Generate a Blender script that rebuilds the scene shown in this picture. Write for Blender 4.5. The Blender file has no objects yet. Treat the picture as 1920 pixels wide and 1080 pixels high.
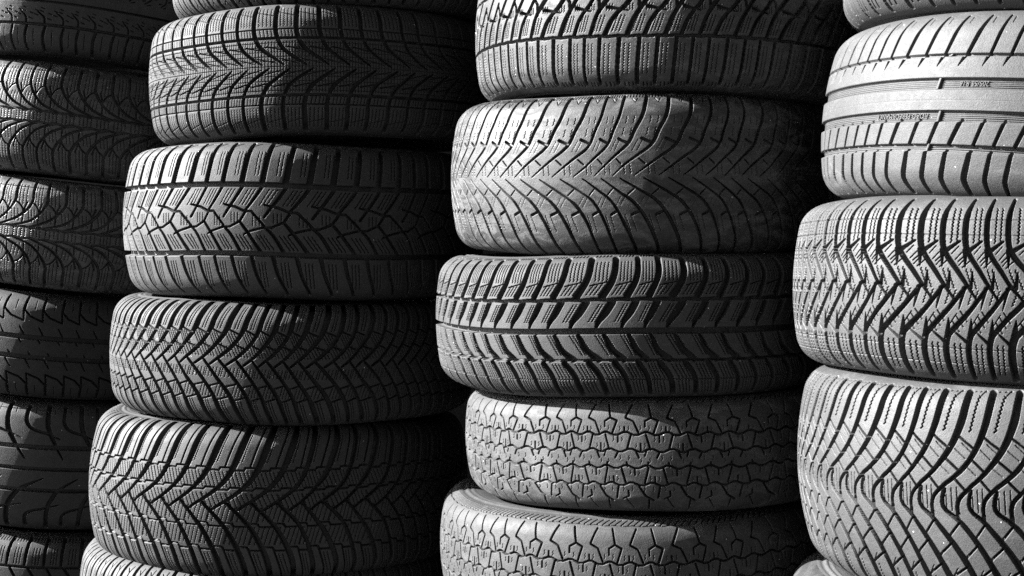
import bpy, math, random
import numpy as np

# ------------------------------------------------------------------ camera, sky, sun, exposure
scene = bpy.context.scene
C = scene.collection
RES = 0.6                      # tread grid spacing in mm

cam = bpy.data.cameras.new('camera')
cam_ob = bpy.data.objects.new('camera', cam)
C.objects.link(cam_ob)
cam.sensor_width = 36.0
cam.lens = 36.0 * 2500.0 / 1920.0
cam.clip_start = 0.05
cam.clip_end = 200.0
cam_ob.location = (0, 0, 0)
cam_ob.rotation_euler = (math.radians(90 - 2.2), 0, 0)
scene.camera = cam_ob

SUN_EL = math.radians(28)
SUN_AZ = math.radians(-4)       # from straight left, turned this much towards the camera
sun_dir = (-math.cos(SUN_EL) * math.cos(SUN_AZ), -math.cos(SUN_EL) * math.sin(SUN_AZ), math.sin(SUN_EL))
world = bpy.data.worlds.new('World')
scene.world = world
world.use_nodes = True
wn = world.node_tree
wn.nodes.clear()
sky = wn.nodes.new('ShaderNodeTexSky')
sky.sky_type = 'NISHITA'
sky.sun_disc = False
sky.air_density = 0.06                     # dark sky, bright haze round the sun
sky.dust_density = 2.0
sky.sun_elevation = SUN_EL
sky.sun_rotation = math.atan2(sun_dir[0], sun_dir[1])
bw = wn.nodes.new('ShaderNodeRGBToBW')       # the photograph is black and white
bg = wn.nodes.new('ShaderNodeBackground')
bg.inputs['Strength'].default_value = 0.05
wo = wn.nodes.new('ShaderNodeOutputWorld')
wn.links.new(sky.outputs[0], bw.inputs[0])
wn.links.new(bw.outputs[0], bg.inputs['Color'])
wn.links.new(bg.outputs[0], wo.inputs['Surface'])

sun = bpy.data.lights.new('sun', 'SUN')
sun.energy = 5.0
sun.angle = math.radians(0.5)
sun.color = (1, 1, 1)
sun_ob = bpy.data.objects.new('sun', sun)
C.objects.link(sun_ob)
from mathutils import Vector
sun_ob.rotation_euler = Vector(sun_dir).to_track_quat('Z', 'Y').to_euler()
sun_ob.location = (-5, -1, 4)

vs = scene.view_settings
vs.view_transform = 'Standard'
vs.look = 'None'
vs.exposure = 3.05
vs.gamma = 1.0
vs.use_curve_mapping = False
scene.cycles.use_denoising = False
scene.cycles.max_bounces = 3


# ------------------------------------------------------------------ materials
def nd(nt, kind, **kw):
    n = nt.nodes.new(kind)
    for k, v in kw.items():
        if k in n.inputs:
            n.inputs[k].default_value = v
        else:
            setattr(n, k, v)
    return n


def rubber(name, base=0.03, dust=0.09, amount=0.35, rough=0.6, seed=0.0, grain=1.0, speck=0.0, scale=1.0, mudd=0.3, stains=()):
    m = bpy.data.materials.new(name)
    m.use_nodes = True
    nt = m.node_tree
    nt.nodes.clear()
    L = nt.links.new
    out = nd(nt, 'ShaderNodeOutputMaterial')
    bsdf = nd(nt, 'ShaderNodeBsdfPrincipled')
    L(bsdf.outputs[0], out.inputs['Surface'])
    tc = nd(nt, 'ShaderNodeTexCoord')
    mp = nd(nt, 'ShaderNodeMapping')
    mp.inputs['Location'].default_value = (seed * 3.1, seed * 1.7, seed * 2.3)
    L(tc.outputs['Object'], mp.inputs['Vector'])
    big = nd(nt, 'ShaderNodeTexNoise', Scale=9.0 * scale, Detail=6.0, Roughness=0.65)
    mid = nd(nt, 'ShaderNodeTexNoise', Scale=75.0, Detail=5.0, Roughness=0.7)
    fine = nd(nt, 'ShaderNodeTexNoise', Scale=650.0, Detail=3.0, Roughness=0.7)
    for t in (big, mid, fine):
        L(mp.outputs[0], t.inputs['Vector'])
    r1 = nd(nt, 'ShaderNodeValToRGB')
    r1.color_ramp.elements[0].position = 0.60 - amount * 0.6
    r1.color_ramp.elements[1].position = 0.78 - amount * 0.25
    mx = nd(nt, 'ShaderNodeMix', data_type='FLOAT')
    mx.inputs[0].default_value = 0.45
    L(big.outputs['Fac'], mx.inputs[2])
    L(mid.outputs['Fac'], mx.inputs[3])
    L(mx.outputs[0], r1.inputs[0])
    col = nd(nt, 'ShaderNodeMix', data_type='FLOAT')
    L(r1.outputs[0], col.inputs[0])
    col.inputs[2].default_value = base
    col.inputs[3].default_value = dust
    # dried mud and scuffs, drawn out round the tyre
    pol = nd(nt, 'ShaderNodeVectorMath', operation='MULTIPLY')
    pol.inputs[1].default_value = (1.0, 1.0, 2.4)
    L(mp.outputs[0], pol.inputs[0])
    mud = nd(nt, 'ShaderNodeTexNoise', Scale=22.0, Detail=9.0, Roughness=0.72, Distortion=0.8)
    L(pol.outputs[0], mud.inputs['Vector'])
    mr = nd(nt, 'ShaderNodeValToRGB')
    mr.color_ramp.elements[0].position = 0.62 - 0.16 * mudd
    mr.color_ramp.elements[1].position = 0.74 - 0.12 * mudd
    L(mud.outputs['Fac'], mr.inputs[0])
    mm = nd(nt, 'ShaderNodeMath', operation='MULTIPLY')
    mm.inputs[1].default_value = min(1.0, .35 + .65 * mudd)
    L(mr.outputs[0], mm.inputs[0])
    cm = nd(nt, 'ShaderNodeMix', data_type='FLOAT')
    L(mm.outputs[0], cm.inputs[0])
    L(col.outputs[0], cm.inputs[2])
    cm.inputs[3].default_value = dust * (1.2 + .8 * mudd)
    col = cm
    for sx, sy, sz, sr, sc in stains:          # a pale dried splash
        ds = nd(nt, 'ShaderNodeVectorMath', operation='DISTANCE')
        L(tc.outputs['Object'], ds.inputs[0])
        ds.inputs[1].default_value = (sx, sy, sz)
        fo = nd(nt, 'ShaderNodeMapRange')
        fo.inputs['From Min'].default_value = sr
        fo.inputs['From Max'].default_value = 0.0
        L(ds.outputs['Value'], fo.inputs['Value'])
        fm = nd(nt, 'ShaderNodeMath', operation='MULTIPLY')
        L(fo.outputs[0], fm.inputs[0])
        L(mid.outputs['Fac'], fm.inputs[1])
        fr = nd(nt, 'ShaderNodeMapRange')
        fr.inputs['From Min'].default_value = 0.12
        fr.inputs['From Max'].default_value = 0.34
        L(fm.outputs[0], fr.inputs['Value'])
        cs = nd(nt, 'ShaderNodeMix', data_type='FLOAT')
        L(fr.outputs[0], cs.inputs[0])
        L(col.outputs[0], cs.inputs[2])
        cs.inputs[3].default_value = sc
        col = cs
    # fine grain variation
    g = nd(nt, 'ShaderNodeMapRange')
    g.inputs['From Min'].default_value = 0.25
    g.inputs['From Max'].default_value = 0.75
    g.inputs['To Min'].default_value = 1 - 0.5 * grain
    g.inputs['To Max'].default_value = 1 + 0.5 * grain
    L(fine.outputs['Fac'], g.inputs['Value'])
    mul = nd(nt, 'ShaderNodeMath', operation='MULTIPLY')
    L(col.outputs[0], mul.inputs[0])
    L(g.outputs[0], mul.inputs[1])
    last = mul.outputs[0]
    if speck > 0:                          # little pale crumbs of grit stuck to the rubber
        vo = nd(nt, 'ShaderNodeTexVoronoi', Scale=150.0)
        L(mp.outputs[0], vo.inputs['Vector'])
        lt = nd(nt, 'ShaderNodeMath', operation='LESS_THAN')
        lt.inputs[1].default_value = 0.12
        L(vo.outputs['Distance'], lt.inputs[0])
        sep = nd(nt, 'ShaderNodeSeparateColor')
        L(vo.outputs['Color'], sep.inputs[0])
        gt = nd(nt, 'ShaderNodeMath', operation='GREATER_THAN')
        gt.inputs[1].default_value = 1 - 0.1 * speck
        L(sep.outputs[0], gt.inputs[0])
        ml = nd(nt, 'ShaderNodeMath', operation='MULTIPLY')
        L(lt.outputs[0], ml.inputs[0])
        L(gt.outputs[0], ml.inputs[1])
        sm = nd(nt, 'ShaderNodeMix', data_type='FLOAT')
        L(ml.outputs[0], sm.inputs[0])
        L(last, sm.inputs[2])
        sm.inputs[3].default_value = 0.4
        last = sm.outputs[0]
    L(last, bsdf.inputs['Base Color'])
    rr = nd(nt, 'ShaderNodeMapRange')
    rr.inputs['To Min'].default_value = min(rough + 0.24, .95)
    rr.inputs['To Max'].default_value = rough - 0.04
    L(mid.outputs['Fac'], rr.inputs['Value'])
    ra = nd(nt, 'ShaderNodeMix', data_type='FLOAT')
    L(mm.outputs[0], ra.inputs[0])
    L(rr.outputs[0], ra.inputs[2])
    ra.inputs[3].default_value = .92
    L(ra.outputs[0], bsdf.inputs['Roughness'])
    bsdf.inputs['IOR'].default_value = 1.45
    bsdf.inputs['Specular IOR Level'].default_value = 0.42
    bp = nd(nt, 'ShaderNodeBump')
    bp.inputs['Strength'].default_value = 0.55 * grain
    bp.inputs['Distance'].default_value = 0.0008
    ad = nd(nt, 'ShaderNodeMath', operation='ADD')
    L(fine.outputs['Fac'], ad.inputs[0])
    L(mid.outputs['Fac'], ad.inputs[1])
    L(ad.outputs[0], bp.inputs['Height'])
    L(bp.outputs[0], bsdf.inputs['Normal'])
    return m


def ground_material():
    m = bpy.data.materials.new('gravel_ground')
    m.use_nodes = True
    nt = m.node_tree
    b = nt.nodes['Principled BSDF']
    no = nd(nt, 'ShaderNodeTexNoise', Scale=30.0, Detail=8.0)
    rp = nd(nt, 'ShaderNodeValToRGB')
    rp.color_ramp.elements[0].color = (.012, .012, .012, 1)
    rp.color_ramp.elements[1].color = (.03, .03, .03, 1)
    nt.links.new(no.outputs[0], rp.inputs[0])
    nt.links.new(rp.outputs[0], b.inputs['Base Color'])
    b.inputs['Roughness'].default_value = 0.95
    return m


# ------------------------------------------------------------------ tread pattern language
# s runs round the tyre in pitches (+ to the right as seen), v runs across it from -1 (lower edge) to 1 (upper edge)
class Tread:
    def __init__(self, pitch, gain=1.2):
        self.p = float(pitch)
        self.gain = gain              # widens the main grooves
        self.grooves, self.circ, self.sipes, self.adds = [], [], [], []

    def g(self, pts, w, d=6.5, mir=None, point=None, smooth=True, rep=1, step=0.0, dv=0.0):
        """groove along a polyline; w one width or one per point (mm); mir = copy mirrored in v, shifted by mir pitches"""
        ws = list(w) if isinstance(w, (list, tuple)) else [w] * len(pts)
        if smooth and len(pts) > 2:
            pts, ws = catmull(pts, ws)
        for i in range(rep):
            q = [(s + i * step, v + i * dv) for s, v in pts]
            self.grooves.append((q, ws, d))
            if mir is not None:
                self.grooves.append(([(s + mir, -v) for s, v in q], ws, d))
            if point is not None:
                self.grooves.append(([(point - s, -v) for s, v in q], ws, d))
        return self

    def c(self, v, w, d=6.5, amp=0.0, n=1, ph=0.0, kind='sin'):
        self.circ.append((v, w, d, amp, n, ph, kind))
        return self

    def ridge(self, v, w, d):
        self.adds.append((v, w, d))
        return self

    def z(self, p0, p1, n=1, ds=0.0, dv=0.0, w=0.95, d=2.2, A=0.7, lam=4.0, mir=None, point=None):
        d = d * 1.1
        """n thin sipes side by side, zigzag of amplitude A mm"""
        for i in range(n):
            a = (p0[0] + i * ds, p0[1] + i * dv)
            b = (p1[0] + i * ds, p1[1] + i * dv)
            self.sipes.append((a, b, w, d, A, lam))
            if mir is not None:
                self.sipes.append(((a[0] + mir, -a[1]), (b[0] + mir, -b[1]), w, d, A, lam))
            if point is not None:
                self.sipes.append(((point - a[0], -a[1]), (point - b[0], -b[1]), w, d, A, lam))
        return self

    def tile(self, nx, tv, v2t, flip=False, worn=1.0):
        """depth (mm) on nx columns of one pitch times the rows tv (mm)"""
        p = self.p
        S = ((np.arange(nx) + 0.5) / nx * p)[:, None]
        T = tv[None, :]
        S, T = np.broadcast_arrays(S, T)
        D = np.zeros(S.shape)
        sg = -1.0 if flip else 1.0
        e = RES * 0.9
        for v, w, d, amp, n, ph, kind in self.circ:
            a = S * sg / p * n * 2 * math.pi + ph * 2 * math.pi
            if kind == 'sin':
                off = amp * np.sin(a)
            elif kind == 'hex':
                off = amp * np.clip(1.6 * (np.abs(((a / (2 * math.pi)) % 1.0) * 4 - 2) - 1), -1, 1)
            else:
                off = amp * (np.abs(((a / (2 * math.pi)) % 1.0) * 4 - 2) - 1)
            dist = np.abs(T - v2t(v) - off)
            D = np.maximum(D, d * np.clip((w / 2 - dist) / max(e, 0.09 * w) + 0.35, 0, 1))

        def seg(a, b, wa, wb, d, zig=None):
            nonlocal D
            s1, t1, s2, t2 = sg * a[0] * p, v2t(a[1]), sg * b[0] * p, v2t(b[1])
            mw = max(wa, wb) / 2 + 1.5 + (zig[0] if zig else 0)
            lo, hi = min(s1, s2) - mw, max(s1, s2) + mw
            tl, th = min(t1, t2) - mw, max(t1, t2) + mw
            r0, r1 = np.searchsorted(tv, tl), np.searchsorted(tv, th)
            if r1 <= r0:
                return
            for k in range(int(math.floor(-hi / p)), int(math.ceil((p - lo) / p)) + 1):
                if hi + k * p < 0 or lo + k * p > p:
                    continue
                dx, dy = s2 - s1, t2 - t1
                ln = math.hypot(dx, dy)
                if ln < 1e-6:
                    continue
                ux, uy = dx / ln, dy / ln
                px = S[:, r0:r1] - s1 - k * p
                py = T[:, r0:r1] - t1
                l = px * ux + py * uy
                mm = -px * uy + py * ux
                lc = np.clip(l, 0, ln)
                if zig:
                    A, lam = zig
                    mm = mm - A * (np.abs(((l / lam) % 1.0) * 4 - 2) - 1)
                dist = np.sqrt((l - lc) ** 2 + mm ** 2)
                w = wa + (wb - wa) * lc / ln
                D[:, r0:r1] = np.maximum(D[:, r0:r1], d * np.clip((w / 2 - dist) / np.maximum(e, 0.10 * w) + 0.35, 0, 1))

        for q, ws, d in self.grooves:
            if d >= 3.4:
                ws = [x * self.gain for x in ws]
            for i in range(len(q) - 1):
                seg(q[i], q[i + 1], ws[i], ws[i + 1], d)
        for a, b, w, d, A, lam in self.sipes:
            seg(a, b, w, w, d, (A, lam) if A else None)
        for v, w, d in self.adds:
            dist = np.abs(T - v2t(v))
            D = D + np.where((D > 3) & (D < 7.5), d, 0) * np.clip((w / 2 - dist) / e + 0.5, 0, 1)
        return D * worn * 1.6


def catmull(pts, ws, k=4):
    P = np.array(pts, float)
    W = np.array(ws, float)
    P4 = np.vstack([2 * P[0] - P[1], P, 2 * P[-1] - P[-2]])
    out, ow = [], []
    for i in range(len(P) - 1):
        a, b, c, d = P4[i:i + 4]
        for j in range(k):
            u = j / k
            out.append(tuple(0.5 * (2 * b + (c - a) * u + (2 * a - 5 * b + 4 * c - d) * u * u + (3 * b - a - 3 * c + d) * u ** 3)))
            ow.append(W[i] + (W[i + 1] - W[i]) * u)
    out.append(tuple(P[-1]))
    ow.append(W[-1])
    return out, ow


# ------------------------------------------------------------------ tread designs, read off the photograph
def t_brick_v():
    t = Tread(34)
    t.g([(0, .95), (.03, .74), (.03, .59), (.13, .44), (.4, .28), (1.0, .13), (1.45, .03)], [6.5, 6.3, 5.8, 5.4, 5, 4, 2], mir=.3)
    t.c(.57, 1.7, 4, 0).c(-.57, 1.7, 4, 0).c(.43, 4.6, 7).c(-.43, 4.6, 7)
    t.g([(.65, .3), (1.6, .235)], 1.6, 3.5, mir=.3).g([(1.0, .14), (2.1, .05)], 1.3, 2.5, mir=.3)
    t.g([(.15, .84), (.95, .78)], 1.3, 2.5, mir=.3)
    t.z((.28, .62), (.22, .9), 4, .18, mir=.3).z((.38, .46), (.32, .555), 4, .17, A=.5, lam=3, mir=.3)
    for i in range(7):
        t.z((i / 7, -.38), (i / 7 + .02, .38), A=.3, lam=5, w=.85, d=1.8)
    for v in (-.36, -.29, -.22, -.15, -.08, 0, .08, .15, .22, .29, .36):
        t.z((0, v), (1, v), A=.25, lam=4.86, w=.8, d=1.6)
    return t


def t_cross_block():
    t = Tread(70)
    for k in (0, .5):
        t.g([(.56 + k, .97), (.46 + k, .71), (.38 + k, .45)], [6, 7.5, 8], 7)
        t.g([(.13 + k, -.46), (.23 + k, -.7), (.42 + k, -.95)], [5.5, 4.5, 3.5], 5.5)
        t.z((.2 + k, .56), (.27 + k, .86), 3, .08, A=.35, lam=7, w=1.2)
        t.z((.3 + k, -.54), (.36 + k, -.86), 3, .075, A=.3, lam=7, w=1.2)
        t.g([(.6 + k, .93), (.78 + k, .965), (.98 + k, .965)], 1.6, 2.5, smooth=False)
    t.c(.44, 9, 7).c(-.44, 8.5, 7)
    t.g([(.42, .42), (.23, .255), (-.05, .03)], [4.8, 4.2, 3.4])
    t.g([(.9, .42), (.71, .265), (.48, .1)], [4.8, 4.2, 3.4])
    t.g([(-.04, .185), (.25, .153), (.48, .1), (.64, .1), (.95, -.08)], [2.4, 3.4, 3.4, 3.4, 3], smooth=False)
    t.g([(.52, .11), (.36, -.03), (.11, -.1), (-.05, -.1)], [3.4, 3.4, 3, 2.4], smooth=False)
    t.g([(.36, -.03), (.57, -.18), (.87, -.42)], [3.4, 4, 4.8])
    t.g([(-.07, -.08), (.14, -.2), (.37, -.42)], [3.4, 4, 4.8])
    t.g([(.47, -.19), (.6, -.155), (.95, -.1)], [2.2, 3, 3])
    for s0 in (.56, 1.06):
        t.z((s0, .38), (s0 - .22, .18), 3, .085, A=.3, lam=8, w=1.2)
    for s0 in (.27, .77):
        t.z((s0, -.2), (s0 + .22, -.38), 3, .085, A=.3, lam=8, w=1.2)
    t.z((.15, .08), (.15, -.04), 3, .08, A=.3, w=1.1).z((.68, .04), (.68, -.08), 3, .08, A=.3, w=1.1)
    return t


def t_net_v():
    t = Tread(27.5, 1.3)
    t.g([(0, 1.0), (-.25, .77), (-.68, .47), (-1.54, .19), (-2.4, 0)], [8, 7.5, 5.5, 4.4, 3])
    t.g([(-1.85, .07), (-1.18, -.15), (-.32, -.47), (.1, -.74), (.4, -.98)], [3, 4, 5, 6, 6])
    t.g([(-.35, .57), (.25, .5)], 2.2, 5).g([(-1.0, .335), (-.2, .25)], 2.2, 5)
    t.g([(-1.6, -.37), (-.72, -.3)], 2.2, 5).g([(-1.2, -.6), (-.2, -.51)], 2.2, 5)
    t.z((-.05, .58), (.42, .94), 2, .17, A=.7, lam=3.6, w=1.1).z((-.3, .56), (.1, .93), A=0, w=1.1)
    t.z((-.55, .52), (-.2, .33), 4, .16, A=.6, lam=3.6, w=1.0)
    t.z((-1.2, .3), (-.9, .13), 5, .19, A=.6, lam=3.6, w=1.0)
    t.z((-1.6, -.05), (-1.75, -.2), 5, .22, A=.6, lam=3.6, w=1.0)
    t.z((-.95, -.34), (-1.15, -.52), 4, .2, A=.5, lam=3.6, w=1.0)
    t.z((.05, -.58), (.5, -.93), 3, .16, A=.6, lam=3.6, w=1.0)
    return t


def t_wide_v():
    t = Tread(38, 1.3)
    t.g([(0, .99), (-.3, .69), (-.67, .4), (-1.27, .18), (-2.3, -.05)], [8.5, 8, 6.5, 4.8, 3.2], 7)
    t.g([(-1.78, .05), (-.93, -.22), (-.4, -.49), (-.07, -.76), (0, -.98)], [3.2, 5, 6, 7, 7], 7)
    t.g([(-.35, .99), (-.65, .72), (-.86, .5)], 2.0, 4.5)
    t.g([(.15, -.57), (.4, -.8), (.5, -.97)], 2.0, 4.5)
    t.g([(-.57, .455), (-.1, .455), (-.05, .49), (.43, .49)], 2.3, 5, smooth=False)
    t.g([(-1.2, .2), (-.7, .205), (-.62, .235), (-.2, .235)], 2.3, 5, smooth=False)
    t.g([(-.93, -.22), (-.5, -.225), (-.42, -.265), (.05, -.265)], 2.3, 5, smooth=False)
    t.g([(-.35, -.53), (.1, -.535), (.18, -.58), (.6, -.58)], 2.3, 5, smooth=False)
    t.z((-.55, .56), (-.18, .9), 1, A=.8, lam=4, w=1.1).z((-.2, .56), (.14, .9), A=.8, lam=4, w=1.1).z((-.33, .54), (0.02, .88), A=.8, lam=4, w=1.1)
    t.z((-.95, .44), (-.72, .24), 6, .17, A=.55, lam=3.4, w=1.0)
    t.z((-1.75, .16), (-1.5, -.02), 6, .19, A=.55, lam=3.4, w=1.0)
    t.z((-1.35, -.02), (-1.5, -.2), 6, .19, A=.55, lam=3.4, w=1.0)
    t.z((-.6, -.27), (-.8, -.5), 6, .19, A=.55, lam=3.4, w=1.0)
    t.z((.2, -.62), (.52, -.92), 3, .15, A=.7, lam=4, w=1.0)
    return t


def t_shoulder_ribs():
    t = Tread(29)
    t.g([(0, .97), (-.06, .8), (-.3, .5), (-.9, .2), (-1.4, .02)], [5.5, 5.5, 5, 4, 3], mir=.5)
    t.g([(.3, .9), (.5, .84), (.42, .72)], 1.3, 2.5, mir=.5, smooth=False)
    t.g([(.5, .84), (.62, .93)], 1.3, 2.5, mir=.5)
    t.z((.3, .55), (.45, .72), 2, .2, A=.3, lam=5, mir=.5)
    t.c(0, 2, 3)
    return t


def t_winter_groove():
    t = Tread(52)
    for k in (0, .5):
        t.g([(.02 + k, -.37), (-.08 + k, -.92)], [4.6, 4.6], 6.5)
        t.z((.15 + k, -.43), (.1 + k, -.8), 2, .12, A=.9, lam=4, d=1.5)
        t.g([(.1 + k, -.9), (.1 + k, -.945)], 1.3, 3, rep=3, step=.11)
    t.c(-.34, 4.2, 7, .6, 2, kind='tri').c(.34, 4.2, 7, .6, 2, kind='tri')
    G1 = [(0, -.02), (-.15, -.15), (-.29, -.33)]
    for m in (None,):
        t.g(G1, [5, 5, 5.5], 7)
        t.g([(0, -.02), (.18, .1), (.5, .3)], [5, 5.5, 5], 7)
        t.g([(-.51, -.04), (-.68, -.15), (-.85, -.33)], [4.5, 5, 5.5], 7)
        t.g([(-.51, -.04), (-.32, .05), (-.1, .2)], [4.5, 5, 5], 7)
        t.g([(-.78, .025), (-.27, -.025)], [4.2, 1.5], 6)
        t.g([(-.13, .19), (0, .1), (.01, -.04)], 3.6, 6, smooth=False)
    for k in (0, .5):
        t.z((-.16 + k, -.28), (-.02 + k, -.08), 3, .09, A=.7, lam=3.4)
        t.z((.2 + k, -.02), (.2 + k, .06), 3, .07, A=.5, lam=3.4)
        t.g([(.02 + k, .37), (.1 + k, .92)], 4.6, 6.5)
    return t


def t_worn_v():
    t = Tread(31, .92)
    t.g([(0, .975), (-.17, .73), (-.5, .54), (-.83, .35), (-1.6, .18), (-2.5, -.02)], [5.6, 5.2, 5, 4.6, 3.4, 1.2], 4.6)
    t.g([(-1.12, -.05), (-.25, -.2), (.42, -.33), (.92, -.52), (1.33, -.76), (1.6, -.98)], [1.2, 3, 4.2, 4.6, 4.8, 4.8], 4.6)
    t.g([(-1.22, .43), (-.86, .385)], 4, 3.5).g([(-1.33, .185), (-1.08, .125)], 1.8, 3)
    t.g([(-.6, -.495), (-.25, -.45)], 4, 3.5).g([(-.77, -.25), (-.52, -.185)], 1.8, 3)
    t.z((.12, .62), (.18, .7), 2, .32, A=.7, lam=4.5, d=1.1).z((-.02, .47), (.05, .56), 2, .32, A=.7, lam=4.5, d=1.1)
    t.z((-.62, .28), (-.35, .42), 2, .2, A=.6, lam=3, d=.5, w=.8)
    t.z((-.1, -.28), (-.35, -.4), 2, .22, A=.6, lam=3, d=.5, w=.8)
    t.z((-.9, .0), (-.95, .12), 2, .25, A=.7, lam=4, d=1.0)
    t.z((1.1, -.5), (1.35, -.7), 2, .25, A=.7, lam=4.5, d=1.0)
    t.g([(.12, .945), (.14, .985)], 1.3, 1.6, rep=6, step=.14)
    t.g([(.35, .93), (.5, .88), (.6, .93)], 1.2, 1.5, smooth=False)
    return t


def t_four_rib():
    t = Tread(33, 1.08)
    t.g([(0, .95), (0, .77), (-.13, .62), (-.48, .42)], [8, 8, 8, 8.5], 7.5)
    t.g([(.05, .575), (.85, .635)], 1.3, 3)
    t.c(.385, 5, 7.5, .5, 1)
    t.g([(-.1, .35), (-.35, .2), (-.6, .09), (-.72, -.01)], [9.5, 8.5, 6.5, 3], 7.5)
    t.c(-.05, 8.5, 7.5)
    t.g([(-.42, -.1), (-.3, -.17), (-.08, -.31), (.39, -.44)], [4, 6, 7, 8], 7.5)
    t.c(-.45, 4.2, 7.5, .6, 1)
    t.g([(-1, -.48), (-.58, -.68), (-.39, -.95)], [7, 7, 7], 7)
    t.c(-.72, 1.2, 2.5, .8, 8, kind='tri')
    t.z((.25, .64), (.28, .9), 4, .15, A=.6, lam=4, w=1.1)
    t.z((-.1, .45), (.22, .6), 4, .16, A=.6, lam=3, w=1.1)
    t.z((.0, .08), (.42, .32), 4, .13, A=.7, lam=3, w=1.1)
    t.z((.25, -.1), (.75, -.38), 4, .14, A=.7, lam=3, w=1.1)
    t.z((-.55, -.5), (-.22, -.7), 4, .15, A=.7, lam=3, w=1.1)
    t.z((-.25, -.74), (-.1, -.92), 4, .14, A=.5, lam=3, w=1.1)
    t.g([(.15, .965), (.2, .985)], 2, 2, rep=5, step=.15)
    return t


def t_honeycomb():
    t = Tread(60, 1.1)
    for v, ph in ((.41, .22), (.125, .0), (-.16, .22), (-.46, .0)):
        t.c(v, 3.0, 5, 2.1, 2, ph, 'hex')
    # upper edge row
    t.g([(-.06, .9), (.015, .68), (.18, .63), (.06, .41)], 2.4, 5, smooth=False)
    t.g([(.015, .68), (-.14, .62), (-.14, .53)], [2.4, 2.2, 2], 4, smooth=False)
    t.g([(.55, .9), (.39, .68), (.58, .62), (.7, .43)], [2.4, 2.4, 2, 2.4], 5, smooth=False)
    # rows between
    t.g([(.52, .39), (.42, .14)], 2.4, 5).g([(-.12, .39), (-.02, .14)], 2.4, 5)
    t.g([(.2, .37), (.2, .27)], 2.2, 4).g([(.75, .13), (.75, .24)], 2.2, 4).g([(.36, .43), (.36, .52)], 2.2, 4)
    t.g([(.2, .1), (.13, .0)], 2.2, 4).g([(.64, .1), (.7, 0)], 2.2, 4).g([(.42, -.15), (.4, -.08)], 2.2, 4)
    t.g([(.9, -.15), (.92, -.08)], 2.2, 4).g([(.88, .11), (.84, .03)], 2.0, 4)
    t.g([(.27, -.18), (.36, -.44)], 2.4, 5).g([(.92, -.18), (.82, -.44)], 2.4, 5)
    t.g([(.59, -.2), (.59, -.3)], 2.2, 4).g([(.07, -.44), (.07, -.33)], 2.2, 4)
    t.g([(.18, -.5), (.12, -.7)], 2.4, 5).g([(.68, -.5), (.82, -.66), (1.02, -.75)], 2.4, 5, smooth=False)
    t.g([(.41, -.58), (.42, -.67), (.27, -.72)], [2.2, 2.2, 1.6], 4.5, smooth=False)
    t.g([(-.1, -.74), (-.13, -.92)], [2.2, 1.6], 4).g([(.36, -.72), (.52, -.9)], [1.6, 1.0], 2.5)
    for s0, v0 in ((.2, .31), (.75, .2), (.36, .49), (.86, .5), (.59, -.26), (.07, -.37), (.41, -.55), (.92, -.55), (.36, -.01), (.86, -.06)):
        t.z((s0 - .11, v0 - .03), (s0 - .1, v0 + .04), A=.6, lam=5, d=.9)
        t.z((s0 + .1, v0 - .03), (s0 + .11, v0 + .04), A=.6, lam=5, d=.9)
    # buttress row on the upper shoulder
    t.c(.935, 1.4, 2, .8, 2, kind='tri')
    t.g([(.0, .94), (.16, .99)], 1.8, 2.5, rep=6, step=.167)
    return t


def t_summer_rib():
    t = Tread(27, 1.05)
    t.g([(0.05, .92), (-.25, .72), (-.56, .49)], [2.4, 4, 3.6], 11)
    t.c(.485, 3.4, 6.5).c(.184, 13.5, 6.5).c(-.158, 13.5, 6.5).c(-.49, 8.5, 6.5)
    t.g([(.36, .475), (.12, .37)], [4, .5], 9)
    t.g([(-.5, -.2), (-.92, -.45)], [4.4, 4.0], 11)
    t.g([(-.06, -.52), (-.2, -.7), (-.27, -.82), (-.1, -.95)], [4.5, 6, 6, 5], 11)
    for v in (.224, .204, .184, .164, .144, -.118, -.138, -.158, -.178, -.198, -.47, -.49, -.51):
        t.ridge(v, 1.0, 2.4)
    t.c(.01, .7, .5)
    t.g([(.3, .9), (.24, .83)], 1.2, 1.5)
    return t


def t_zigzag():
    t = Tread(27)
    t.g([(0, .96), (-.16, .78), (-.16, .56), (0, .4), (.6, .2), (1.0, .06), (1.5, -.1)], [3, 5.6, 5.8, 5, 4.2, 3.4, 1.2], 7.5)
    t.g([(-.12, .42), (-.1, .24)], [5, .6], 6).g([(.08, .42), (.62, .515)], [4.2, 1.8], 6)
    t.g([(1.96, .03), (1.24, -.2), (.44, -.42), (.2, -.5), (.13, -.66), (.28, -.94)], [3.6, 4.4, 5, 6, 6, 5.5], 7.5)
    t.g([(1.9, .02), (1.7, -.2)], [4, .6], 6).g([(1.2, .03), (1.26, .2)], [4, .6], 6)
    t.g([(.22, -.46), (.25, -.3)], [5.5, .6], 6).g([(.5, -.44), (1.1, -.56)], [1.2, 3.2], 5)
    t.z((.24, .5), (.26, .86), 2, .25, A=.75, lam=4.2, w=1.4, d=3)
    t.z((.5, -.57), (.6, -.88), 2, .25, A=.75, lam=4.2, w=1.4, d=3)
    for v in (.74, .58, -.62, -.78):
        t.z((0, v), (1, v), A=0, w=.8, d=1.3)
    # brick sipes on the slanted blocks
    t.z((.3, .38), (.58, .46), 3, .17, -.06, A=0, w=.9).z((.6, .3), (.95, .38), 2, .2, -.06, A=0, w=1.1)
    t.z((.95, .22), (1.25, .02), 2, .22, A=.7, lam=4, w=1.1)
    t.z((1.3, .0), (1.1, -.15), 2, .25, A=.7, lam=4, w=1.1)
    t.z((.75, -.22), (1.05, -.33), 3, -.17, -.055, A=0, w=1.1).z((.6, -.25), (.2, -.4), 1, A=0, w=.9)
    t.z((1.02, -.22), (.62, -.42), 1, A=0, w=.9)
    return t


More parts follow.
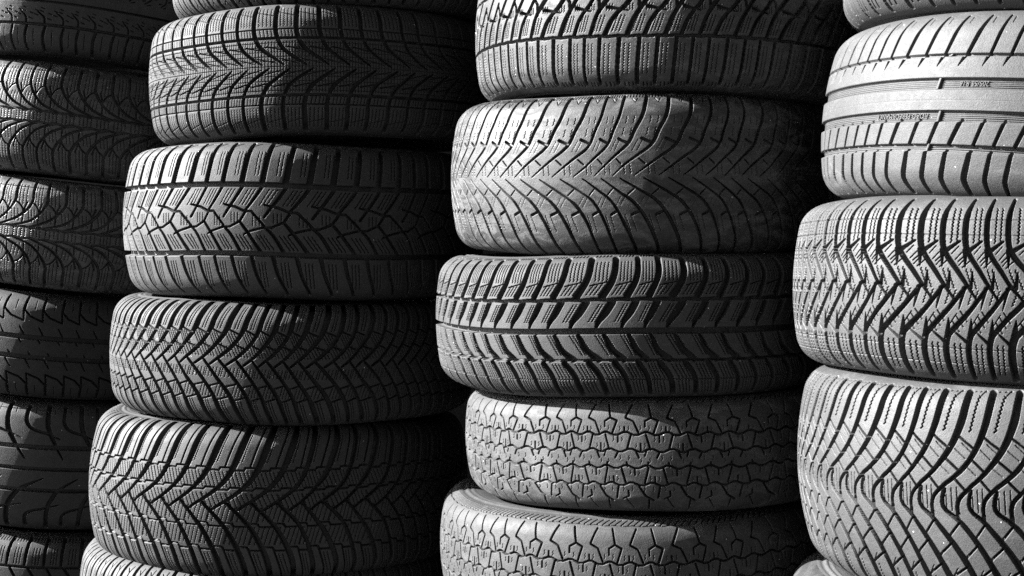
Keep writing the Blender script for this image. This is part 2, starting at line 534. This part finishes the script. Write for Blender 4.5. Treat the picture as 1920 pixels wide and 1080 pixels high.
def t_chevron():
    t = Tread(28)
    t.g([(.02, .93), (-.2, .68), (-.6, .45), (-1.2, .26), (-1.95, .1), (-2.3, -.01), (-2.3, -.16)], [6.5, 6.3, 5, 4, 3.4, 3.2, 3], 7.5)
    t.g([(-1.82, .1), (-1.86, -.06), (-1.25, -.18), (-.55, -.38), (-.05, -.57), (.35, -.78), (.5, -.98)], [3, 3.4, 4.2, 5, 5.6, 6, 6], 7.5)
    t.g([(-.36, .57), (.36, .45)], 1.9, 5).g([(-.85, .38), (-.24, .26)], 1.9, 5).g([(-1.45, .2), (-1.0, .09)], 1.9, 5)
    t.g([(-.72, -.33), (-.25, -.18)], 1.7, 5).g([(-.2, -.52), (.38, -.38)], 1.8, 5).g([(.2, -.71), (.9, -.58)], 2.0, 5)
    t.z((.15, .6), (.48, .9), A=.9, lam=5, w=1.5, d=3)
    t.g([(.48, .89), (.7, .94)], 1.2, 2)
    t.z((-.42, .45), (-.02, .37), 2, .26, .05, A=.15, lam=6, w=.8, d=1.6).z((-.95, .3), (-.6, .23), 2, .26, .05, A=.15, lam=6, w=.8, d=1.6)
    t.z((-1.75, .1), (-1.72, -.1), 3, .2, .01, A=.15, lam=6, w=.8, d=1.6)
    t.z((-.5, -.25), (-.75, -.36), 1, A=.15, lam=6, w=.8, d=1.4).z((.12, -.44), (-.2, -.55), 1, A=.15, lam=6, w=.8, d=1.4)
    t.z((.55, -.6), (.25, -.72), 1, A=.15, lam=6, w=.8, d=1.4)
    t.z((.55, -.7), (.75, -.88), A=.7, lam=4, w=1.1, d=2)
    t.ridge(0, .8, 0)
    t.g([(.25, .93), (.3, .935)], 1.2, 1.5, rep=3, step=.22)
    return t


def t_leaf():
    t = Tread(33)
    t.g([(0, .95), (-.08, .72), (-.08, .57), (.23, .4), (.85, .23), (1.9, .11), (2.4, .1)], [5, 5, 4.6, 4.2, 3.8, 3, 2.4], 6, mir=.8)
    t.g([(-.08, .56), (-.4, .5), (-.62, .38), (-.62, .16)], 2.2, 4.5, mir=.8)
    t.c(.1, 3.6, 6, 1.2, 1).c(-.1, 3.6, 6, 1.2, 1, .5)
    t.g([(.22, .55), (.35, .42)], 2.6, 4, mir=.8)
    t.c(.83, 1.2, 2).c(-.83, 1.2, 2)
    t.z((.25, .5), (.35, .86), 3, .2, A=.6, lam=5, w=1.2, mir=.8)
    t.z((-.42, .2), (-.3, .42), 3, .2, A=.3, lam=5, w=1.1, mir=.8)
    t.z((.15, -.07), (.15, .07), 4, .22, A=1.0, lam=4, w=1.2)
    return t


def t_hook_rib():
    t = Tread(37)
    t.g([(0, .95), (-.05, .7), (.02, .5), (-.62, .58), (-1.0, .7), (-.98, .93)], [3, 2.6, 2.4, 2.6, 3, 3.4], 5, point=.4, smooth=False)
    t.c(.19, 9, 5).c(-.19, 9, 5)
    t.g([(-.15, .39), (.1, .24)], [1.2, 2.2], 3.5, point=.4).g([(-.1, .14), (0, .08)], [2.6, .8], 3.5, point=.4)
    t.g([(-.45, .88), (-.45, .72)], 1.2, 2, point=.4)
    return t


def t_swoosh():
    t = Tread(75)
    t.c(.33, 8.5, 6).c(0, 7.5, 6).c(-.33, 8, 6)
    t.g([(0, .95), (.04, .64), (.25, .41), (.54, .15)], [8, 8, 6, 1.2], 5.5)
    t.g([(-.5, .93), (-.5, .72), (-.33, .6), (.08, .53), (.42, .46)], [6, 6, 4.5, 4, 1], 4.5)
    t.g([(-.92, -.93), (-.85, -.6), (-.62, -.37), (-.38, -.26), (0, -.14)], [8, 8, 7, 5, 1.2], 5.5)
    t.g([(-1.44, -.9), (-1.38, -.7), (-.92, -.61), (-.5, -.55)], [6, 5, 4, 1], 4.5)
    t.c(.88, 1.0, 1.5)
    t.g([(.2, .83), (.2, .92)], 1.2, 1.5, rep=3, step=.25)
    return t


def t_dotted_rib():
    t = Tread(32)
    t.c(-.46, 5, 6).c(-.02, 4, 6).c(.44, 5, 6)
    t.g([(.1, -.48), (-.05, -.7), (0, -.95)], [4, 4.5, 4.5], 5.5, mir=.3)
    t.g([(.05, -.43), (.0, -.32), (-.35, -.22)], [3.4, 2.6, 1.2], 4, mir=.3)
    for k in range(3):
        t.g([(.2 + k * .3, -.34 + .07 * k), (.4 + k * .3, -.36 + .07 * k)], 1.5, 2.5, mir=.3)
        t.g([(.25 + k * .3, -.24 + .05 * k), (.42 + k * .3, -.26 + .05 * k)], 1.4, 2.5)
    t.z((.45, -.55), (.42, -.85), 1, A=0, w=1.1)
    return t


def t_plain_block():
    t = Tread(34)
    t.g([(0, .97), (-.06, .7), (-.1, .46)], [5, 5, 4], 6, mir=.4)
    t.c(.44, 5, 6).c(-.44, 5, 6)
    t.g([(.1, .42), (.5, .2), (.8, 0)], [4, 3.5, 1.5], 5, mir=.4)
    t.z((.3, .5), (.36, .8), 3, .16, A=.3, lam=5, w=1.1, mir=.4)
    t.g([(.12, .9), (.14, .96)], 1.3, 2, rep=5, step=.17)
    return t


def t_ticks():
    t = Tread(36)
    t.g([(0, .95), (-.1, .7), (-.1, .5)], [5, 5, 4], 6, mir=.3)
    t.c(.45, 4, 6).c(-.45, 4, 6).c(0, 4, 6)
    t.g([(.25, -.9), (.25, -.6)], 2.0, 3.5, rep=3, step=.25)
    t.g([(.2, -.66), (.9, -.66)], 2.2, 3)
    return t


def t_bald():
    t = Tread(40)
    t.c(.35, 4, 2).c(-.35, 4, 2)
    return t


# ------------------------------------------------------------------ tyre builder
def mesh_from_grid(name, P, closed_u=True):
    """P: (nu, nv, 3) -> smooth quad grid, closed round u"""
    nu, nv = P.shape[:2]
    me = bpy.data.meshes.new(name)
    me.vertices.add(nu * nv)
    me.vertices.foreach_set('co', np.ascontiguousarray(P.reshape(-1, 3), dtype=np.float32).ravel())
    iu = np.arange(nu if closed_u else nu - 1)
    ju = (iu + 1) % nu
    jv = np.arange(nv - 1)
    a = (iu[:, None] * nv + jv[None, :])
    b = (ju[:, None] * nv + jv[None, :])
    q = np.stack([a, b, b + 1, a + 1], -1).reshape(-1, 4).astype(np.int32)
    nf = len(q)
    me.loops.add(nf * 4)
    me.loops.foreach_set('vertex_index', q.ravel())
    me.polygons.add(nf)
    me.polygons.foreach_set('loop_start', np.arange(0, nf * 4, 4, dtype=np.int32))
    me.polygons.foreach_set('use_smooth', np.ones(nf, dtype=bool))
    me.update(calc_edges=True)
    return me


def link(name, me, mat, parent):
    o = bpy.data.objects.new(name, me)
    if mat and not me.materials:
        me.materials.append(mat)
    C.objects.link(o)
    o.parent = parent
    return o


class Profile:
    def __init__(self, R, H, rho, Rc):
        self.R, self.H = R, H
        sa = (H - rho) / (Rc - rho)
        th_a = math.asin(sa)
        a = Rc * th_a
        T = a + rho * (math.radians(80) - th_a)
        self.T = T
        self.rho, self.Rc, self.tha, self.a = rho, Rc, th_a, a
        tt = np.linspace(-T, T, 2001)
        r, z, th = self.at(tt)
        self.tab = (z / H, tt)

    def at(self, t):
        s = np.sign(t)
        u = np.abs(t)
        th = np.where(u < self.a, u / self.Rc, self.tha + (u - self.a) / self.rho)
        zc = np.where(u < self.a, self.Rc * np.sin(th), self.Rc * math.sin(self.tha) + self.rho * (np.sin(th) - math.sin(self.tha)))
        dr = np.where(u < self.a, self.Rc * (1 - np.cos(th)), self.Rc * (1 - math.cos(self.tha)) + self.rho * (math.cos(self.tha) - np.cos(th)))
        return self.R - dr, s * zc, s * th

    def v2t(self, v):          # mm
        return float(np.interp(v, self.tab[0], self.tab[1])) * 1000.0


GROUP = 'used tyres piled up in stacks'


def tyre(label, X, Y, z, W, R, a, b, tread, mat, side_mat, seed=1, spin=0.0, flip=False, rho=.04, Rc=.42,
         worn=1.0, fine=1.0, low=False, rough_r=0.0):
    rng = random.Random(seed)
    H = W / 2
    pr = Profile(R, H, rho, Rc)
    root = bpy.data.objects.new('car_tyre', None)
    C.objects.link(root)
    root.empty_display_size = 0.1
    root.location = (X, Y, z)
    root.rotation_mode = 'YXZ'
    root.rotation_euler = (math.radians(b), math.radians(a), 0)
    root['label'] = label
    root['category'] = 'tyre'
    root['group'] = GROUP
    res = RES * fine
    # columns round the tyre, pitch by pitch
    circ = 2 * math.pi * R * 1000
    N = max(3, int(round(circ / tread.p)))
    sc = np.array([rng.choice((.88, 1.0, 1.13)) for _ in range(N)])
    sc *= N / sc.sum()
    nx = max(6, int(round(tread.p / res)))
    nc = max(4, nx // 5)
    tv = np.linspace(-pr.T * 1000, pr.T * 1000, int(2 * pr.T * 1000 / (res if not low else 3.0)))
    tl = tread.tile(nx, tv, pr.v2t, flip, worn)
    facing = math.atan2(-X, Y)            # angle of the side that looks at the camera (alpha 0 = -Y)
    ang, dep = [], []
    cum = 0.0
    base = facing - math.pi + spin
    for i in range(N):
        w = sc[i] * 2 * math.pi / N
        mid = base + cum + w / 2
        off = abs((mid - facing + math.pi) % (2 * math.pi) - math.pi)
        if off < math.radians(102) and not low:
            f = (np.arange(nx) + .5) / nx
            d = tl
        else:
            k = np.arange(nc) * nx // nc + nx // (2 * nc)
            f = (k + .5) / nx
            d = tl[k]
        ang.append(base + cum + f * w)
        dep.append(d)
        cum += w
    ang = np.concatenate(ang)
    D = np.vstack(dep) / 1000.0
    r, zz, th = pr.at(tv / 1000.0)
    # slow unevenness of a used tyre
    bump = 0.0006 * np.sin(3 * ang + seed) + 0.0004 * np.sin(7 * ang + 2 * seed)
    rr = r[None, :] + bump[:, None] - D * np.cos(th)[None, :]
    sag = lambda q: 0.0022 * np.sin(2 * q + 1.7 * seed) + 0.0012 * np.sin(5 * q + seed)     # used tyres sit unevenly
    z2 = zz[None, :] - D * np.sin(th)[None, :] + sag(ang)[:, None]
    P = np.stack([rr * np.sin(ang)[:, None], -rr * np.cos(ang)[:, None], np.broadcast_to(z2, rr.shape)], -1)
    tr = link('tread', mesh_from_grid('tread', P), mat, root)
    # side walls: from the tread edge over the bulge to the bead
    rT, zT, thT = pr.at(np.array([pr.T]))
    rT, zT = float(rT[0]), float(zT[0])
    rb = R * 0.64
    n = 46
    u = np.linspace(0, 1, n)
    rs = rT + (rb - rT) * u
    zs = zT + (H - zT) * np.clip(u / .14, 0, 1) ** .7
    zs = np.where(u > .3, H - (0.24 * H) * ((u - .3) / .7) ** 1.7, zs)
    ridge = np.zeros(n)
    for c0, wd, hh in ((.10, .025, -.0012), (.17, .02, .0014), (.27, .03, .0010), (.62, .02, .0012), (.84, .04, .0025)):
        ridge += hh * np.exp(-((u - c0) / wd) ** 2)
    zs = zs + ridge
    na = 360
    al = np.linspace(0, 2 * math.pi, na, endpoint=False)
    ri = np.array([rb - .004, rb + .006, rT - .02, rT - .018])
    for sgn in (1, -1):
        order = slice(None) if sgn > 0 else slice(None, None, -1)
        rq, zq = rs[order], (sgn * zs)[order]
        Q = np.stack([rq[None, :] * np.sin(al)[:, None], -rq[None, :] * np.cos(al)[:, None], zq[None, :] + sag(al)[:, None]], -1)
        link('sidewall', mesh_from_grid('sidewall', Q), side_mat, root)
    # inner lining
    zb = float(zs[-1])
    rl = np.array([rb, rb - .003, rb + .004, rT - .035, rT - .022, rT - .022, rT - .035, rb + .004, rb - .003, rb])
    zl = np.array([zb, zb - .008, zb - .014, H * .82, H * .6, -H * .6, -H * .82, -zb + .014, -zb + .008, -zb])
    al2 = np.linspace(0, 2 * math.pi, 96, endpoint=False)
    Q = np.stack([rl[None, :] * np.sin(al2)[:, None], -rl[None, :] * np.cos(al2)[:, None], zl[None, :] + sag(al2)[:, None]], -1)
    link('inner_lining', mesh_from_grid('inner_lining', Q), side_mat, root)
    return root, tr, pr


def on_tread(pr, s_ang, t_mm, lift_mm):
    """local point at angle s_ang, lateral t, height above the tread base surface"""
    r, z, th = pr.at(np.asarray(t_mm) / 1000.0)
    rr = r + np.asarray(lift_mm) / 1000.0 * np.cos(th)
    zz = z + np.asarray(lift_mm) / 1000.0 * np.sin(th)
    return np.stack([rr * np.sin(s_ang), -rr * np.cos(s_ang), zz], -1)


def lettering(text, pr, ang0, v, size_mm, floor_mm, mat, parent, stretch=1.0):
    cu = bpy.data.curves.new('lettering', 'FONT')
    cu.body = text
    cu.size = 1.0
    cu.shear = 0.15
    cu.extrude = 0.5
    cu.resolution_u = 3
    cu.align_x = 'CENTER'
    cu.align_y = 'CENTER'
    tmp = bpy.data.objects.new('lettering', cu)
    C.objects.link(tmp)
    dg = bpy.context.evaluated_depsgraph_get()
    me = bpy.data.meshes.new_from_object(tmp.evaluated_get(dg))
    bpy.data.objects.remove(tmp)
    me.name = 'lettering'
    co = np.empty(len(me.vertices) * 3, dtype=np.float32)
    me.vertices.foreach_get('co', co)
    co = co.reshape(-1, 3)
    x = -co[:, 0] * size_mm * stretch          # moulded upside down on this tyre
    y = -co[:, 1] * size_mm
    h = np.where(co[:, 2] > 0, floor_mm + .8, floor_mm - .4)
    P = on_tread(pr, ang0 + x / 1000.0 / pr.R, pr.v2t(v) + y, h)
    me.vertices.foreach_set('co', P.astype(np.float32).ravel())
    me.update()
    return link('lettering', me, mat, parent)


def wear_bar(pr, ang0, v, w_t, w_s, slant, floor_mm, hi, mat, parent):
    """small rounded block across the floor of a groove"""
    t0 = pr.v2t(v)
    g = np.linspace(-1, 1, 7)
    P = []
    for q in np.linspace(-1, 1, 9):
        hgt = floor_mm - .5 + (hi + .5) * (1 - abs(q) ** 6)
        for k in g:
            t = t0 + k * w_t / 2
            s = q * w_s / 2 + slant * k
            P.append(on_tread(pr, ang0 + s / 1000.0 / pr.R, t, hgt))
    P = np.array(P).reshape(9, 7, 3)
    return link('wear_bar', mesh_from_grid('wear_bar', P, closed_u=False), mat, parent)


# ------------------------------------------------------------------ ground
GZ = -0.80
gu = np.linspace(-1, 1, 121)
gu = np.sign(gu) * (np.abs(gu) * 3 + 57 * np.abs(gu) ** 5)
GX, GY = np.meshgrid(gu, gu + 1.5, indexing='ij')
hz, wt = np.full(GX.shape, -.75 * .6), np.full(GX.shape, .6)
for sx, sy, sz in ((-.925, 2.95, -.80), (-.46, 2.53, -.775), (.211, 2.19, -.597), (.705, 1.785, -.673)):   # trodden gravel, higher to the right
    w_ = np.exp(-((GX - sx) ** 2 + (GY - sy) ** 2) / .13) * 40
    hz += sz * w_
    wt += w_
me = mesh_from_grid('ground', np.stack([GX, GY, hz / wt], -1)[::-1], closed_u=False)
gr = link('ground', me, ground_material(), None)
gr['kind'] = 'structure'

# dark wall added behind the stacks so the gaps between tyres stay black
bpy.ops.mesh.primitive_cube_add(size=1, location=(0, 3.75, .9))
wl = bpy.context.object
wl.name = wl.data.name = 'backdrop'
wl.data.transform(__import__('mathutils').Matrix.Diagonal((9, .2, 3.72, 1)))
wl.data.materials.append(rubber('dark_backdrop', .012, .02, .4, .8, 9))
wl['label'] = 'plain dark wall added behind the four tyre stacks to keep their gaps black'
wl['category'] = 'backdrop'

# ------------------------------------------------------------------ the tyres
R_ = rubber
S_DARK = R_('rubber_side', .016, .035, .3, .62, 3)
S_PALE = R_('rubber_side_pale', .03, .06, .45, .65, 5)
T = dict(
    A0=dict(l='top tyre of the far left stack with dashed cuts on its ribs', p=(-.934, 2.95, .4606, .205, .325, 4.8, 0), t=t_dotted_rib(), fine=1.15),
    A1=dict(l='muddy tyre with leaf shaped blocks curving left to right, second in the far left stack', p=(-.924, 2.95, .2351, .2211, .325, 5.6, 0), t=t_leaf(), fine=1.1, worn=.8),
    A2=dict(l='muddy tyre with leaf shaped blocks curving right to left, third in the far left stack', p=(-.930, 2.95, .0070, .2161, .325, 6.2, 0), t=t_leaf(), fine=1.1, flip=True, worn=.8),
    A3=dict(l='smooth dark tyre with hooked shoulder cuts and two wide grooves, in the far left stack', p=(-.962, 2.95, -.2173, .2084, .325, 6.0, 0), t=t_hook_rib(), fine=1.15),
    A4=dict(l='worn dark tyre with long swoosh grooves across three straight grooves, in the far left stack', p=(-.965, 2.95, -.4591, .2611, .324, 4.2, 0), t=t_swoosh(), fine=1.15),
    A5=dict(l='bottom tyre of the far left stack, only its shoulder blocks in view', p=(-.968, 2.95, -.6999, .205, .324, 3.6, 0), t=t_plain_block(), fine=1.15),
    B0=dict(l='topmost tyre of the second stack from left, only its finely ribbed lower edge in view', p=(-.318, 2.53, .4911, .205, .316, 0, .3), t=t_shoulder_ribs(), fine=1.1),
    B1=dict(l='tyre with brick-like fine cuts and V grooves pointing right between two straight grooves', p=(-.348, 2.53, .2797, .2172, .326, -.4, .4), t=t_brick_v()),
    B2=dict(l='tyre with crossing diamond blocks down its centre between two wide straight grooves', p=(-.388, 2.53, .0233, .2605, .336, .5, -.5), t=t_cross_block()),
    B3=dict(l='tyre with netted V grooves and triangular blocks, third full tyre of the second stack', p=(-.411, 2.53, -.217, .2039, .34, 1.2, -1.0), t=t_net_v()),
    B4=dict(l='wide tyre with stepped cuts between broad V grooves, lowest full tyre of second stack', p=(-.438, 2.53, -.4545, .256, .352, 1.8, -2.0), t=t_wide_v()),
    B5=dict(l='bottom tyre of the second stack from left, only its pale upper shoulder in view', p=(-.460, 2.53, -.666, .21, .351, .9, -.1), t=t_shoulder_ribs()),
    C0=dict(l='top tyre of the third stack with a muddy lower shoulder, cut by the picture edge', p=(.257, 2.19, .323, .225, .316, 1.2, .7), t=t_winter_groove()),
    C1=dict(l='worn wide tyre with shallow fishbone grooves and smeared dirt, in the third stack', p=(.215, 2.19, .0928, .2312, .315, 0, .5), t=t_worn_v()),
    C2=dict(l='winter tyre with curved teardrop cuts between straight grooves, middle of the third stack', p=(.206, 2.19, -.1301, .205, .331, -.5, -.4), t=t_four_rib()),
    C3=dict(l='narrow dirty old tyre with honeycomb blocks, lying on another of the same tread', p=(.245, 2.19, -.3175, .1654, .322, -2.0, -.8), t=t_honeycomb(), rho=.035, Rc=.3),
    C4=dict(l='bottom honeycomb tyre of the third stack, part of its upper sidewall showing', p=(.211, 2.19, -.4981, .19, .33, -2.2, -.1), t=t_honeycomb(), rho=.035, Rc=.3),
    D0=dict(l='topmost tyre of the right hand stack, only its notched lower edge in view', p=(.759, 1.785, .35, .205, .31, 7, .4), t=t_ticks()),
    D1=dict(l='pale worn summer tyre with straight grooves and moulded size lettering', p=(.735, 1.785, .1395, .2243, .313, 5.5, .4), t=t_summer_rib(), worn=.42),
    D2=dict(l='tyre with deep zigzag grooves and bold wavy cuts, below the pale lettered tyre', p=(.70, 1.785, -.0653, .2188, .316, .9, 0), t=t_zigzag()),
    D3=dict(l='tyre with a dense net of curved chevron grooves, lowest full tyre of right stack', p=(.712, 1.785, -.300, .268, .321, -2.2, -.6), t=t_chevron()),
    D4=dict(l='bald bottom tyre of the right hand stack, just its smooth shoulder showing', p=(.705, 1.785, -.566, .205, .329, 1.8, -.3), t=t_bald()),
)
MAT = dict(
    A0=(.038, .08, .4, .45), A1=(.034, .11, .5, .36), A2=(.034, .11, .5, .36), A3=(.016, .03, .3, .6), A4=(.02, .045, .5, .55), A5=(.02, .04, .4, .62),
    B0=(.05, .09, .4, .6), B1=(.05, .075, .4, .6), B2=(.045, .075, .4, .55), B3=(.05, .08, .4, .6), B4=(.05, .075, .4, .55), B5=(.055, .09, .5, .6),
    C0=(.036, .09, .45, .45), C1=(.028, .085, .35, .4), C2=(.045, .075, .4, .6), C3=(.036, .075, .45, .55), C4=(.04, .08, .45, .55),
    D0=(.05, .09, .4, .6), D1=(.072, .11, .4, .55), D2=(.055, .1, .4, .5), D3=(.055, .09, .4, .5), D4=(.022, .045, .5, .6),
)
MUD = dict(B1=.4, B3=.45, C2=.35, D2=.4, A1=.8, A2=.9, C0=.8, C1=.9, C3=.9, C4=.7, B5=.5, D4=.8, A4=.3, D3=.4, D1=.5)
STAIN = dict(C3=((-.206, -.248, .0, .04, .05), (-.200, -.250, -.03, .04, .06)), C1=((-.11, -.29, .06, .07, .03),))
built = {}
for i, (k, d) in enumerate(T.items()):
    b_, du, am, ro = MAT[k]
    b_, du = b_ * .36, du * .36
    m = R_('rubber_tread', b_, du, am, ro, seed=i + 1.3, speck=.3, mudd=MUD.get(k, .35), stains=STAIN.get(k, ()))
    X, Y, z, W, R, a, b = d['p']
    built[k] = tyre(d['l'], X, Y, z, W, R, a, b, d['t'], m, S_PALE if k in ('B5', 'D1', 'D4') else S_DARK, seed=i + 1,
                    spin=d.get('spin', 0), flip=d.get('flip', False), rho=d.get('rho', .042), Rc=d.get('Rc', .42),
                    worn=d.get('worn', 1.0), fine=d.get('fine', 1.0))

# moulded marks and wear bars on the summer tyre
root, tr, pr = built['D1']
m = tr.data.materials[0]
fa = -.38          # angle round the tyre of the lettering
lettering('205/55 R16', pr, -.715, .184, 9, -4.4, m, tr, .85)
lettering('ROAD PERFORMANCE', pr, -1.02, -.158, 9, -4.4, m, tr, .9)
for an, v, wt, ws in ((-.855, .184, 13.5, 4.5), (-.84, -.158, 13.5, 4.5), (-.88, -.49, 8.5, 4.5), (-.82, .485, 3.6, 5)):
    wear_bar(pr, an, v, wt, ws, 1.6, -4.4, 2.9, m, tr)
